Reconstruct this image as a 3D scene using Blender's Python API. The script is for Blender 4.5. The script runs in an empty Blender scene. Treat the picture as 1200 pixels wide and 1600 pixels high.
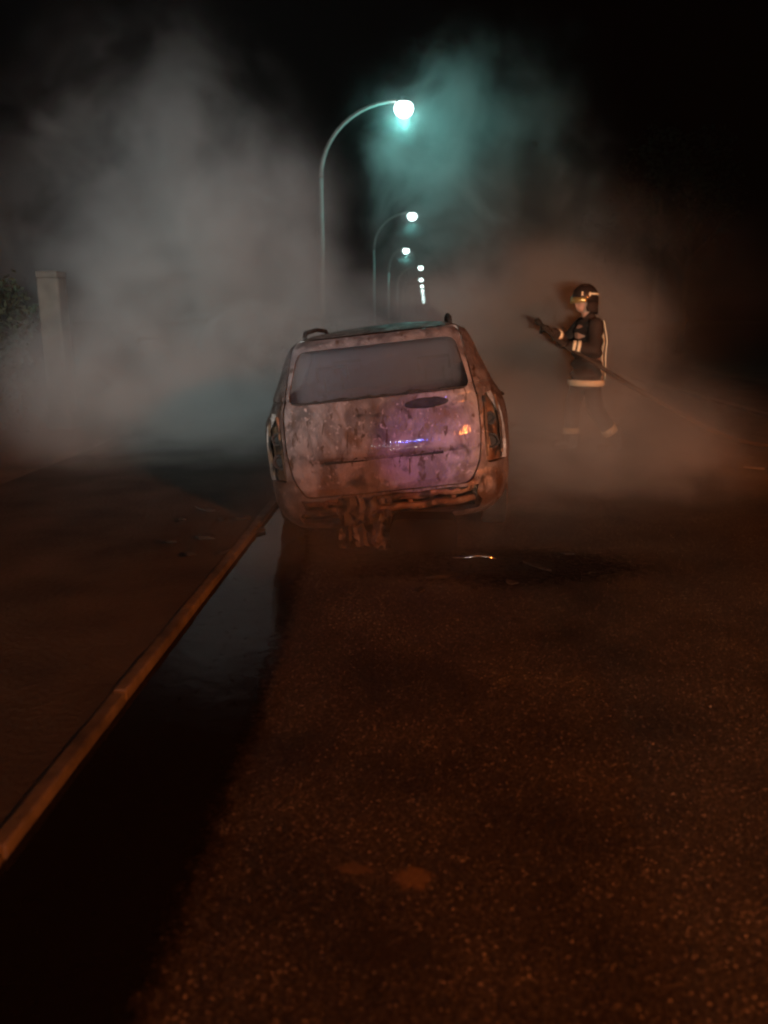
import bpy, bmesh, math, random
from mathutils import Vector, Matrix, noise
R = math.radians
random.seed(7)
sc = bpy.context.scene
col = sc.collection

# ------------------------------------------------------------------ camera
EYE = Vector((0, 0, 1.55))
PITCH, YAW, FPX = R(13.63), R(2.54), 1250.0
cam = bpy.data.cameras.new('camera')
cam.sensor_fit = 'VERTICAL'; cam.sensor_height = 24; cam.lens = FPX / 1600 * 24
cam.clip_start = 0.05; cam.clip_end = 2000
cam.dof.use_dof = True; cam.dof.focus_distance = 5.6; cam.dof.aperture_fstop = 1.0
co = bpy.data.objects.new('camera', cam); col.objects.link(co)
co.location = EYE; co.rotation_euler = (R(90) - PITCH, 0, YAW)
sc.camera = co
# ------------------------------------------------------------------ night sky
w = bpy.data.worlds.new('World'); sc.world = w; w.use_nodes = True
nt = w.node_tree; bg = nt.nodes['Background']
sky = nt.nodes.new('ShaderNodeTexSky'); sky.sky_type = 'NISHITA'; sky.sun_disc = False
sky.sun_elevation = R(-4); sky.sun_rotation = R(200)
nt.links.new(sky.outputs['Color'], bg.inputs['Color']); bg.inputs['Strength'].default_value = 0.02
# ------------------------------------------------------------------ light levels (the lamps themselves are built further down)
LAMP_W = 230.0            # street lamps
FLOOD_W = 5000.0           # amber flood lights on a tripod on the right pavement behind the camera
HEAD_W = 5200.0             # its headlights
SMOKE_LAMP_W = 13000.0          # lamp added on its roof to brighten the left smoke
BLUE_W = 3200.0             # its blue beacon
WORK_W = 520.0             # white work lamp on its roof
LAMP_COL = (0.24, 0.95, 0.86)
FLOOD_COL = (1.0, 0.225, 0.036)
HEAD_COL = (1.0, 0.80, 0.58)
SMOKE_LAMP_COL = (0.73, 0.95, 0.95)
sc.view_settings.view_transform = 'Standard'; sc.view_settings.look = 'None'
sc.view_settings.exposure = 0.0; sc.view_settings.gamma = 1.0
sc.view_settings.use_curve_mapping = False
cy = sc.cycles
cy.max_bounces = 5; cy.diffuse_bounces = 2; cy.glossy_bounces = 3; cy.transmission_bounces = 3
cy.volume_bounces = 0; cy.use_denoising = True; cy.use_light_tree = True
cy.sample_clamp_direct = 0; cy.sample_clamp_indirect = 3.0
cy.volume_step_rate = 2.0; cy.volume_max_steps = 64
cy.filter_width = 2.2
cy.use_adaptive_sampling = True; cy.adaptive_threshold = .05; cy.adaptive_min_samples = 12

# ------------------------------------------------------------------ helpers
def ray(x, y):
    a = (x - 600) / FPX; b = (800 - y) / FPX
    d = Vector((a, math.cos(PITCH) + b * math.sin(PITCH), -math.sin(PITCH) + b * math.cos(PITCH)))
    return Matrix.Rotation(YAW, 3, 'Z') @ d
def at(x, y, Y):
    d = ray(x, y); return EYE + d * (Y / d.y)
def gnd(x, y, z=0):
    d = ray(x, y); return EYE + d * ((z - EYE.z) / d.z)

def nodes_of(name):
    m = bpy.data.materials.new(name); m.use_nodes = True
    return m, m.node_tree, m.node_tree.nodes['Principled BSDF']
def mat(name, rgb, rough=0.6, metal=0.0, var=0.25, scale=8.0, bump=0.0, bscale=60.0, emit=None, estr=0.0, spec=0.5, coat=0.0):
    m, t, b = nodes_of(name)
    n = t.nodes.new('ShaderNodeTexNoise'); n.inputs['Scale'].default_value = scale; n.inputs['Detail'].default_value = 6
    tc = t.nodes.new('ShaderNodeTexCoord'); t.links.new(tc.outputs['Object'], n.inputs['Vector'])
    r = t.nodes.new('ShaderNodeValToRGB')
    r.color_ramp.elements[0].position = 0.3; r.color_ramp.elements[1].position = 0.7
    r.color_ramp.elements[0].color = (*[c * (1 - var) for c in rgb], 1)
    r.color_ramp.elements[1].color = (*[min(1, c * (1 + var)) for c in rgb], 1)
    t.links.new(n.outputs['Fac'], r.inputs['Fac']); t.links.new(r.outputs['Color'], b.inputs['Base Color'])
    b.inputs['Roughness'].default_value = rough; b.inputs['Metallic'].default_value = metal
    b.inputs['Specular IOR Level'].default_value = spec; b.inputs['Coat Weight'].default_value = coat
    if emit: b.inputs['Emission Color'].default_value = (*emit, 1); b.inputs['Emission Strength'].default_value = estr
    if bump:
        n2 = t.nodes.new('ShaderNodeTexNoise'); n2.inputs['Scale'].default_value = bscale; n2.inputs['Detail'].default_value = 5
        t.links.new(tc.outputs['Object'], n2.inputs['Vector'])
        bp = t.nodes.new('ShaderNodeBump'); bp.inputs['Strength'].default_value = 0.8; bp.inputs['Distance'].default_value = bump
        t.links.new(n2.outputs['Fac'], bp.inputs['Height']); t.links.new(bp.outputs['Normal'], b.inputs['Normal'])
    return m

def burnt_mat(name, ash_a, ash_b, rust, soot_lo, soot_hi, rust_lo, rust_hi, rough, metal, off=0.0):
    """bare scorched sheet metal: mauve ash, rust blooms, soot stains"""
    m, t, b = nodes_of(name)
    L = t.links.new
    tc = t.nodes.new('ShaderNodeTexCoord')
    mp = t.nodes.new('ShaderNodeMapping'); mp.inputs['Location'].default_value = (off, off * 1.7, off * .6)
    L(tc.outputs['Object'], mp.inputs['Vector'])
    def ns(scale, detail=8, dist=0.6, stretch=None):
        n = t.nodes.new('ShaderNodeTexNoise'); n.inputs['Scale'].default_value = scale
        n.inputs['Detail'].default_value = detail; n.inputs['Distortion'].default_value = dist
        src = mp.outputs['Vector']
        if stretch:
            m2 = t.nodes.new('ShaderNodeMapping'); m2.inputs['Scale'].default_value = stretch
            L(src, m2.inputs['Vector']); src = m2.outputs['Vector']
        L(src, n.inputs['Vector']); return n.outputs['Fac']
    def mr(v, lo, hi):
        n = t.nodes.new('ShaderNodeMapRange'); n.interpolation_type = 'SMOOTHSTEP'
        n.inputs['From Min'].default_value = lo; n.inputs['From Max'].default_value = hi
        L(v, n.inputs['Value']); return n.outputs['Result']
    def mix(f, a, c):
        n = t.nodes.new('ShaderNodeMix'); n.data_type = 'RGBA'; L(f, n.inputs['Factor'])
        for s, v in ((6, a), (7, c)):
            if isinstance(v, tuple): n.inputs[s].default_value = (*v, 1)
            else: L(v, n.inputs[s])
        return n.outputs[2]
    c1 = mix(mr(ns(6.5, 12, 1.0), .40, .60), ash_a, ash_b)
    c1 = mix(mr(ns(2.2, 12, 2.0, (1.6, 1, .7)), .44, .72), c1, tuple(x * .55 for x in ash_a))
    c2 = mix(mr(ns(2.9, 12, 1.4, (1, 1, .55)), rust_lo, rust_hi), c1, rust)
    c2 = mix(mr(ns(14, 8, .8, (1.5, 1, .5)), .58, .66), c2, tuple(x * .6 for x in rust))
    c3 = mix(mr(ns(30, 6), .60, .70), c2, tuple(min(1, x * 1.35) for x in ash_b))
    sf = mr(ns(3.6, 12, 1.8), soot_lo, soot_hi)
    c4 = mix(sf, c3, (.020, .014, .012))
    L(c4, b.inputs['Base Color'])
    rr = t.nodes.new('ShaderNodeMapRange'); rr.inputs['To Min'].default_value = rough - .13; rr.inputs['To Max'].default_value = rough + .22
    rr.inputs['From Min'].default_value = .3; rr.inputs['From Max'].default_value = .7
    L(ns(7, 8), rr.inputs['Value']); L(rr.outputs['Result'], b.inputs['Roughness'])
    b.inputs['Metallic'].default_value = metal
    bp = t.nodes.new('ShaderNodeBump'); bp.inputs['Distance'].default_value = .010; bp.inputs['Strength'].default_value = .8
    L(ns(24, 12, .8, (1.4, 1, .8)), bp.inputs['Height']); L(bp.outputs['Normal'], b.inputs['Normal'])
    return m

def link(name, me, m=None, parent=None, smooth=True):
    if m: me.materials.clear(); me.materials.append(m)
    if smooth:
        for p in me.polygons: p.use_smooth = True
    o = bpy.data.objects.new(name, me); col.objects.link(o)
    if parent: o.parent = parent
    return o
def obj(name, bm, m=None, parent=None, smooth=False, keep=False):
    bmesh.ops.recalc_face_normals(bm, faces=bm.faces)
    me = bpy.data.meshes.new(name); bm.to_mesh(me)
    if not keep: bm.free()
    return link(name, me, m, parent, smooth)
def thing(name, label, cat, loc=(0, 0, 0), rotz=0, group=None):
    o = bpy.data.objects.new(name, None); o.empty_display_size = .2; col.objects.link(o)
    o.location = loc; o.rotation_euler = (0, 0, rotz)
    return tag(o, label, cat, group)
def tag(o, label=None, cat=None, group=None, kind=None):
    if label: o['label'] = label
    if cat: o['category'] = cat
    if group: o['group'] = group
    if kind: o['kind'] = kind
    return o
def ev(o):
    """the evaluated mesh of a temporary object, which is then removed"""
    dg = bpy.context.evaluated_depsgraph_get(); dg.update()
    me = bpy.data.meshes.new_from_object(o.evaluated_get(dg))
    old = o.data; bpy.data.objects.remove(o); 
    if old.users == 0: bpy.data.meshes.remove(old)
    return me

def box(bm, c, s, rot=None, bev=0.0):
    r = bmesh.ops.create_cube(bm, size=1.0)
    M = Matrix.Translation(c) @ (rot.to_4x4() if rot else Matrix()) @ Matrix.Diagonal((*s, 1))
    bmesh.ops.transform(bm, matrix=M, verts=r['verts'])
    if bev:
        es = {e for v in r['verts'] for e in v.link_edges}
        bmesh.ops.bevel(bm, geom=list(es), offset=bev, segments=2, affect='EDGES', profile=.5)
def tube(bm, pts, rad, n=10, cap=True):
    pts = [Vector(p) for p in pts]
    if not isinstance(rad, (list, tuple)): rad = [rad] * len(pts)
    rings = []; up = None
    for i, p in enumerate(pts):
        d = (pts[min(i + 1, len(pts) - 1)] - pts[max(i - 1, 0)]).normalized()
        if up is None: up = d.orthogonal().normalized()
        up = (up - d * up.dot(d)).normalized(); q = d.cross(up)
        rings.append([bm.verts.new(p + (up * math.cos(a) + q * math.sin(a)) * rad[i]) for a in [2 * math.pi * k / n for k in range(n)]])
    for a, b in zip(rings, rings[1:]):
        for k in range(n): bm.faces.new((a[k], a[(k + 1) % n], b[(k + 1) % n], b[k]))
    if cap: bm.faces.new(rings[0][::-1]); bm.faces.new(rings[-1])
def lathe(bm, prof, n=32, M=None):
    """prof: list of (radius, height) round the z axis"""
    rings = []
    for r_, z in prof:
        if r_ < 1e-5: rings.append([bm.verts.new((0, 0, z))])
        else: rings.append([bm.verts.new((r_ * math.cos(2 * math.pi * k / n), r_ * math.sin(2 * math.pi * k / n), z)) for k in range(n)])
    for a, b in zip(rings, rings[1:]):
        for k in range(n):
            q = [a[k % len(a)], a[(k + 1) % len(a)], b[(k + 1) % len(b)], b[k % len(b)]]
            q = list(dict.fromkeys(q))
            if len(q) > 2: bm.faces.new(q)
    if M: bmesh.ops.transform(bm, matrix=M, verts=[v for r_ in rings for v in r_])
def prism(poly, axis, lo, hi, rnd=0.0, seg=5):
    """closed prism: polygon in the plane across `axis`, its corners rounded"""
    P = [Vector(p) for p in poly]
    if rnd:
        Q = []
        for i, p in enumerate(P):
            a, b = P[i - 1], P[(i + 1) % len(P)]
            ra = min(rnd, (a - p).length * .45); rb = min(rnd, (b - p).length * .45)
            s, e = p + (a - p).normalized() * ra, p + (b - p).normalized() * rb
            for k in range(seg + 1):
                u = k / seg; Q.append(s * (1 - u) ** 2 + p * 2 * u * (1 - u) + e * u * u)
        P = Q
    def mk(p, h): return {'x': (h, p[0], p[1]), 'y': (p[0], h, p[1]), 'z': (p[0], p[1], h)}[axis]
    bm = bmesh.new()
    A = [bm.verts.new(mk(p, lo)) for p in P]; B = [bm.verts.new(mk(p, hi)) for p in P]
    bm.faces.new(A[::-1]); bm.faces.new(B)
    for i in range(len(P)): bm.faces.new((A[i], A[(i + 1) % len(P)], B[(i + 1) % len(P)], B[i]))
    bmesh.ops.recalc_face_normals(bm, faces=bm.faces)
    return bm
def boolean(me, cutters, op):
    """a copy of mesh `me` with each cutter bmesh subtracted (or intersected)"""
    for c in cutters:
        a = bpy.data.objects.new('work', me.copy()); col.objects.link(a)
        cm = bpy.data.meshes.new('cut'); c.to_mesh(cm); c.free()
        b = bpy.data.objects.new('cut', cm); col.objects.link(b)
        md = a.modifiers.new('b', 'BOOLEAN'); md.operation = op; md.object = b; md.solver = 'MANIFOLD'
        me = ev(a); bpy.data.objects.remove(b); bpy.data.meshes.remove(cm)
    return me
def remesh(bm, vox, smooth=6):
    me = bpy.data.meshes.new('rm'); bm.to_mesh(me); bm.free()
    a = bpy.data.objects.new('work', me); col.objects.link(a)
    md = a.modifiers.new('r', 'REMESH'); md.mode = 'VOXEL'; md.voxel_size = vox
    if smooth: s = a.modifiers.new('s', 'SMOOTH'); s.iterations = smooth; s.factor = .5
    return ev(a)
def blob(bm, p, r, s=(1, 1, 1), sub=2, rot=None):
    q = bmesh.ops.create_icosphere(bm, subdivisions=sub, radius=r)
    M = Matrix.Translation(p) @ (rot.to_4x4() if rot else Matrix()) @ Matrix.Diagonal((*s, 1))
    bmesh.ops.transform(bm, matrix=M, verts=q['verts'])
def capsules(bm, pts, rad):
    for p, r_ in zip(pts, rad): blob(bm, Vector(p), r_)
    for i in range(len(pts) - 1):
        a, b = Vector(pts[i]), Vector(pts[i + 1])
        tube(bm, [a, b], [rad[i], rad[i + 1]], 14)
def shade_sharp(o, ang=35):
    for p in o.data.polygons: p.use_smooth = True
    bm = bmesh.new(); bm.from_mesh(o.data)
    for e in bm.edges:
        if len(e.link_faces) == 2 and e.calc_face_angle(0) > R(ang): e.smooth = False
    bm.to_mesh(o.data); bm.free()
def ground_sheet(name, poly, z, m):
    bm = bmesh.new(); bm.faces.new([bm.verts.new((x, y, z)) for x, y in poly])
    o = obj(name, bm, m); tag(o, kind='structure'); return o
def spot(name, loc, target, watt, colr, size, blend, rad, parent=None):
    l = bpy.data.lights.new(name, 'SPOT'); l.energy = watt; l.color = colr; l.spot_size = size; l.spot_blend = blend; l.shadow_soft_size = rad
    o = bpy.data.objects.new(name, l); col.objects.link(o)
    if parent: o.parent = parent
    o.location = loc
    base = (parent.matrix_basis if parent else Matrix())
    d = base.to_3x3().inverted() @ (Vector(target) - base @ Vector(loc))
    o.rotation_euler = d.to_track_quat('-Z', 'Y').to_euler()
    return o
def point(name, loc, watt, colr, rad, parent=None):
    l = bpy.data.lights.new(name, 'POINT'); l.energy = watt; l.color = colr; l.shadow_soft_size = rad
    o = bpy.data.objects.new(name, l); col.objects.link(o); o.location = loc
    if parent: o.parent = parent
    return o

# ------------------------------------------------------------------ ground materials
def asphalt_mat():
    m, t, b = nodes_of('asphalt'); L = t.links.new
    tc = t.nodes.new('ShaderNodeTexCoord'); V = tc.outputs['Object']
    vo = t.nodes.new('ShaderNodeTexVoronoi'); vo.inputs['Scale'].default_value = 125; L(V, vo.inputs['Vector'])
    n1 = t.nodes.new('ShaderNodeTexNoise'); n1.inputs['Scale'].default_value = 1.7; n1.inputs['Detail'].default_value = 8; L(V, n1.inputs['Vector'])
    # stone colour from each cell's own random value
    sep = t.nodes.new('ShaderNodeSeparateColor'); L(vo.outputs['Color'], sep.inputs['Color'])
    cr = t.nodes.new('ShaderNodeValToRGB'); cr.color_ramp.interpolation = 'LINEAR'
    e = cr.color_ramp.elements; e[0].position = 0; e[0].color = (.022, .020, .018, 1)
    e[1].position = .55; e[1].color = (.050, .045, .040, 1)
    for p, c in ((.80, (.070, .062, .054)), (.95, (.11, .096, .083)), (1.0, (.34, .30, .26))):
        k = cr.color_ramp.elements.new(p); k.color = (*c, 1)
    L(sep.outputs['Red'], cr.inputs['Fac'])
    # dark binder between the stones
    md = t.nodes.new('ShaderNodeMapRange'); md.inputs['From Min'].default_value = .0; md.inputs['From Max'].default_value = .009
    v2 = t.nodes.new('ShaderNodeMapRange'); v2.interpolation_type = 'SMOOTHSTEP'; v2.inputs['From Min'].default_value = .45; v2.inputs['From Max'].default_value = .7
    L(vo.outputs['Distance'], v2.inputs['Value'])
    mx = t.nodes.new('ShaderNodeMix'); mx.data_type = 'RGBA'; L(v2.outputs['Result'], mx.inputs['Factor'])
    L(cr.outputs['Color'], mx.inputs[6]); mx.inputs[7].default_value = (.018, .017, .015, 1)
    # broad worn and oily patches
    r1 = t.nodes.new('ShaderNodeMapRange'); r1.inputs['From Min'].default_value = .3; r1.inputs['From Max'].default_value = .7
    r1.inputs['To Min'].default_value = .35; r1.inputs['To Max'].default_value = 1.5; L(n1.outputs['Fac'], r1.inputs['Value'])
    m3 = t.nodes.new('ShaderNodeMix'); m3.data_type = 'RGBA'; m3.blend_type = 'MULTIPLY'; m3.inputs['Factor'].default_value = 1
    L(mx.outputs[2], m3.inputs[6]); L(r1.outputs['Result'], m3.inputs[7])
    # two pale trodden stains on the surface
    last = m3.outputs[2]
    for (px, py, sx, sy, c) in ((645, 1372, .062, .050, (.17, .115, .06)), (555, 1358, .055, .028, (.12, .085, .05)), (600, 1480, .16, .06, (.02, .018, .016))):
        g = gnd(px, py)
        s = t.nodes.new('ShaderNodeVectorMath'); s.operation = 'SUBTRACT'; s.inputs[1].default_value = (g.x, g.y, 0); L(V, s.inputs[0])
        d = t.nodes.new('ShaderNodeVectorMath'); d.operation = 'DIVIDE'; d.inputs[1].default_value = (sx, sy, 1); L(s.outputs[0], d.inputs[0])
        ln = t.nodes.new('ShaderNodeVectorMath'); ln.operation = 'LENGTH'; L(d.outputs[0], ln.inputs[0])
        nn = t.nodes.new('ShaderNodeTexNoise'); nn.inputs['Scale'].default_value = 30; nn.inputs['Detail'].default_value = 5; L(V, nn.inputs['Vector'])
        ad = t.nodes.new('ShaderNodeMath'); ad.operation = 'MULTIPLY_ADD'; ad.inputs[1].default_value = 1.6; L(nn.outputs['Fac'], ad.inputs[0]); L(ln.outputs['Value'], ad.inputs[2])
        rm = t.nodes.new('ShaderNodeMapRange'); rm.interpolation_type = 'SMOOTHSTEP'; rm.inputs['From Min'].default_value = 1.35; rm.inputs['From Max'].default_value = 1.95
        rm.inputs['To Min'].default_value = .75; rm.inputs['To Max'].default_value = 0; L(ad.outputs[0], rm.inputs['Value'])
        k = t.nodes.new('ShaderNodeMix'); k.data_type = 'RGBA'; L(rm.outputs['Result'], k.inputs['Factor']); L(last, k.inputs[6]); k.inputs[7].default_value = (*c, 1)
        last = k.outputs[2]
    L(last, b.inputs['Base Color'])
    b.inputs['Roughness'].default_value = .62; b.inputs['Specular IOR Level'].default_value = .4
    bp = t.nodes.new('ShaderNodeBump'); bp.inputs['Distance'].default_value = .003; bp.inputs['Strength'].default_value = 1; bp.invert = True
    L(vo.outputs['Distance'], bp.inputs['Height']); L(bp.outputs['Normal'], b.inputs['Normal'])
    return m
M_asphalt = asphalt_mat()
M_earth = mat('earth', (.085, .062, .042), .95, 0, .5, 2.2, .03, 16)
M_pave = mat('pavement_concrete', (.034, .027, .021), .95, 0, .6, 1.8, .010, 30)
M_kerb = mat('kerb_concrete', (.085, .070, .056), .9, 0, .6, 6, .008, 30)
M_lampmetal = mat('painted_lamp_steel', (.26, .27, .26), .6, .2, .2, 5)
M_grit = mat('grit', (.20, .165, .13), .7, 0, .6, 30)

# ------------------------------------------------------------------ setting
KX0, KX1, KH = -1.262, -1.20, .05        # kerb back edge, road edge, height
RX0, RX1 = 5.55, 5.68
YA, YB = -45, 400
tag(obj('ground', (lambda bm: (bm.faces.new([bm.verts.new(p) for p in ((-160, -70, -.03), (160, -70, -.03), (160, 430, -.03), (-160, 430, -.03))]), bm)[1])(bmesh.new()), M_earth), kind='structure')
ground_sheet('road', [(KX1, YA), (RX0, YA), (RX0, YB), (KX1, YB)], 0, M_asphalt)
def slab(name, x0, x1, m, cell):
    bm = bmesh.new(); nx = max(2, int((x1 - x0) / cell)); ys = [YA] + [i * cell for i in range(0, int(30 / cell))] + [YB]
    g = [[bm.verts.new((x0 + (x1 - x0) * i / nx, y, KH - .012 + .018 * noise.noise((i * .9, y * 2.1, 3)))) for i in range(nx + 1)] for y in ys]
    for a, b in zip(g, g[1:]):
        for i in range(nx): bm.faces.new((a[i], a[i + 1], b[i + 1], b[i]))
    o = obj(name, bm, m, smooth=True); tag(o, kind='structure'); return o
slab('pavement_left', -3.9, KX0, M_pave, .22)
slab('pavement_right', RX1, 8.2, M_pave, .4)
def kerb_line(name, x0, x1, face):
    e = bpy.data.objects.new(name, None); col.objects.link(e); e['kind'] = 'structure'
    bm = bmesh.new(); box(bm, ((x0 + x1) / 2, .495, KH / 2 - .02), (x1 - x0, .994, KH + .04), bev=.010)
    for v in bm.verts: v.co += Vector((noise.noise(v.co * 4), 0, noise.noise(v.co * 5 + Vector((9, 0, 0))))) * .006
    first = obj('kerb_stone', bm, M_kerb, e)
    for k in range(-4, 46):
        o = first if k == -4 else first.copy()
        if k > -4: col.objects.link(o); o.parent = e
        o.location = (random.uniform(-.003, .003), k * 1.0, random.uniform(-.003, .001)); o.rotation_euler = (0, 0, random.uniform(-.004, .004))
    bm = bmesh.new(); box(bm, ((x0 + x1) / 2, 46 + 177, KH / 2 - .02), (x1 - x0, 353.9, KH + .04)); obj('kerb_stone', bm, M_kerb, e)
    return e
kerb_line('kerb_left', KX0, KX1, 1)
kerb_line('kerb_right', RX0, RX1, -1)
def wet_mat(rough=.10):
    m, t, b = nodes_of('water_film'); L = t.links.new
    b.inputs['Base Color'].default_value = (.008, .007, .006, 1); b.inputs['Specular IOR Level'].default_value = .14; b.inputs['Roughness'].default_value = rough
    tc = t.nodes.new('ShaderNodeTexCoord')
    n = t.nodes.new('ShaderNodeTexNoise'); n.inputs['Scale'].default_value = 7; n.inputs['Detail'].default_value = 3; L(tc.outputs['Object'], n.inputs['Vector'])
    bp = t.nodes.new('ShaderNodeBump'); bp.inputs['Distance'].default_value = .002; L(n.outputs['Fac'], bp.inputs['Height']); L(bp.outputs['Normal'], b.inputs['Normal'])
    at_ = t.nodes.new('ShaderNodeAttribute'); at_.attribute_name = 'depth'
    n3 = t.nodes.new('ShaderNodeTexNoise'); n3.inputs['Scale'].default_value = 22; n3.inputs['Detail'].default_value = 7; L(tc.outputs['Object'], n3.inputs['Vector'])
    ad = t.nodes.new('ShaderNodeMath'); ad.operation = 'MULTIPLY_ADD'; ad.inputs[1].default_value = .9; ad.inputs[2].default_value = -.45; L(n3.outputs['Fac'], ad.inputs[0])
    sm = t.nodes.new('ShaderNodeMath'); sm.operation = 'ADD'; L(ad.outputs[0], sm.inputs[0]); L(at_.outputs['Fac'], sm.inputs[1])
    mr = t.nodes.new('ShaderNodeMapRange'); mr.interpolation_type = 'SMOOTHSTEP'; mr.inputs['From Min'].default_value = .12; mr.inputs['From Max'].default_value = .95; L(sm.outputs[0], mr.inputs['Value'])
    L(mr.outputs['Result'], b.inputs['Alpha']); return m
M_water = wet_mat()
def film(name, rows, z=.004, closed=False, m=None):
    """rows: outlines from the dry edge (depth 0) inward"""
    vs, fs, dp_ = [], [], []
    n = len(rows[0][0])
    for pts_, d in rows: vs += [(x, y, z) for x, y in pts_]; dp_ += [d] * n
    for k in range(len(rows) - 1):
        for i in range(n if closed else n - 1): fs.append((k * n + i, k * n + (i + 1) % n, (k + 1) * n + (i + 1) % n, (k + 1) * n + i))
    if closed: fs.append(tuple((len(rows) - 1) * n + i for i in range(n)))
    me_ = bpy.data.meshes.new(name); me_.from_pydata(vs, [], fs)
    a_ = me_.attributes.new('depth', 'FLOAT', 'POINT'); a_.data.foreach_set('value', dp_)
    o = link(name, me_, m or M_water, None, False); tag(o, kind='structure')
    for p in me_.polygons:
        if p.normal.z < 0: p.flip()
    return o
# water running down the gutter from the hose
edge = []
for i in range(90):
    y = -3 + i * .11
    x = -.53 - .02 * max(0, y - 2) ** 1.7 + .05 * noise.noise((y * 1.1, 0, 1)) + .016 * noise.noise((y * 5, 4, 1))
    edge.append((max(x, -1.0), y))
film('gutter_water', [(edge, 0), ([(x - .17, y) for x, y in edge], 1), ([(KX1 + .001, y) for x, y in edge], 1)])
# pool under and behind the wreck
pc = gnd(775, 893)
def pool(f):
    o_ = []
    for i in range(80):
        a = 2 * math.pi * i / 80
        rr = 1 + .28 * noise.noise((math.cos(a) * 1.6, math.sin(a) * 1.6, 5)) + .08 * noise.noise((math.cos(a) * 6, math.sin(a) * 6, 2))
        o_.append((pc.x + 1.3 * f * rr * math.cos(a), pc.y + .12 + .55 * f * rr * math.sin(a)))
    return o_
film('puddle', [(pool(1), 0), (pool(.6), .55), (pool(.25), .8)], .0045, True, wet_mat(.5))
# loose grit on the asphalt
oct_v = [(1, 0, 0), (0, 1, 0), (-1, 0, 0), (0, -1, 0), (0, 0, 1), (0, 0, -.6)]; oct_f = [(0, 1, 4), (1, 2, 4), (2, 3, 4), (3, 0, 4), (1, 0, 5), (2, 1, 5), (3, 2, 5), (0, 3, 5)]
gv, gf = [], []
for i in range(5200):
    y = 1.1 + 6 * random.random() ** 1.6; x = random.uniform(-.55, 3.2)
    r_ = random.uniform(.0014, .0040) * (1.7 if random.random() < .05 else 1)
    Mx = Matrix.Translation((x, y, r_ * .5)) @ Matrix.Rotation(random.random() * 6, 4, 'Z') @ Matrix.Rotation(random.uniform(-.6, .6), 4, 'X') @ Matrix.Diagonal((r_, r_ * random.uniform(.6, 1.3), r_ * random.uniform(.5, .9), 1))
    q = len(gv); gv += [tuple(Mx @ Vector(v)) for v in oct_v]; gf += [tuple(k + q for k in f) for f in oct_f]
gme = bpy.data.meshes.new('road_grit'); gme.from_pydata(gv, [], gf)
tag(link('road_grit', gme, M_grit, None, False), 'loose pale grit scattered over the dark asphalt', 'grit', kind='stuff')

# ------------------------------------------------------------------ street lamps
M_glow = mat('lamp_bowl', (.9, .95, .95), .4, emit=(.74, 1.0, .96), estr=13, var=.02)
M_head = mat('lamp_housing', (.14, .145, .145), .5, .3)
def street_lamp(label, X, Y, arm, H=7.35, light=True, near=False):
    t = thing('street_lamp', label, 'street lamp', (X, Y, 0), 0, 'row of lit street lamps along the left side')
    z0 = 5.45
    bm = bmesh.new(); tube(bm, [(0, 0, -.02), (0, 0, 1.2), (0, 0, z0)], [.085, .08, .06], 14)
    pts = [(0, 0, z0)] + [(arm * (1 - math.cos(a)), 0, z0 + (H + .05 - z0) * math.sin(a)) for a in [R(90) * k / 12 for k in range(1, 13)]]
    obj('pole', bm, M_lampmetal, t, True)
    bm = bmesh.new(); tube(bm, pts, [.06 - .02 * i / 12 for i in range(13)], 12); obj('arm', bm, M_lampmetal, t, True)
    bm = bmesh.new(); tube(bm, [(0, 0, -.02), (0, 0, .35)], [.12, .1], 14); obj('base_sleeve', bm, M_lampmetal, t, True)
    hd = bmesh.new(); lathe(hd, [(0, .16), (.07, .15), (.13, .09), (.20, .02), (.20, -.01), (0, -.01)], 24, Matrix.Translation((arm + .12, 0, H)))
    h = obj('lamp_head', hd, M_head, t, True)
    bw = bmesh.new(); lathe(bw, [(.19, -.012), (.245, -.07), (.265, -.15), (.25, -.23), (.20, -.31), (.11, -.365), (0, -.385)], 24, Matrix.Translation((arm + .12, 0, H)))
    obj('lamp_bowl', bw, M_glow, h, True)
    if near: point('lamp_light', (arm + .12, 0, H - .50), LAMP_W, LAMP_COL, .16, t)
    elif light: spot('lamp_light', (arm + .12, 0, H - .45), (X + arm + .12, Y, 0), LAMP_W, LAMP_COL, R(150), .5, .16, t)
    return t
ords = ['nearest lit street lamp, its curved arm rising left of the burnt car', 'second nearest street lamp in the row beyond the burnt car', 'third street lamp from the burnt car, its light just left of the next',
        'fourth street lamp from the burnt car', 'fifth street lamp from the burnt car, top of the merged streak', 'sixth street lamp from the burnt car', 'seventh street lamp from the burnt car',
        'eighth street lamp from the burnt car', 'ninth street lamp from the burnt car', 'tenth street lamp from the burnt car', 'eleventh street lamp from the burnt car', 'farthest street lamp at the end of the row']
for i, lb in enumerate(ords):
    Y = 24.5 * (i + 1); a, X = [(2.25, -2.9), (2.1, -2.76), (1.4, -2.85), (2.6, -2.75)][i] if i < 4 else (2.55, -2.75 + .006 * (Y - 100))
    street_lamp(lb, X, Y, a, 7.42 if i < 4 else 7.15, light=i < 6, near=i == 0)

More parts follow.
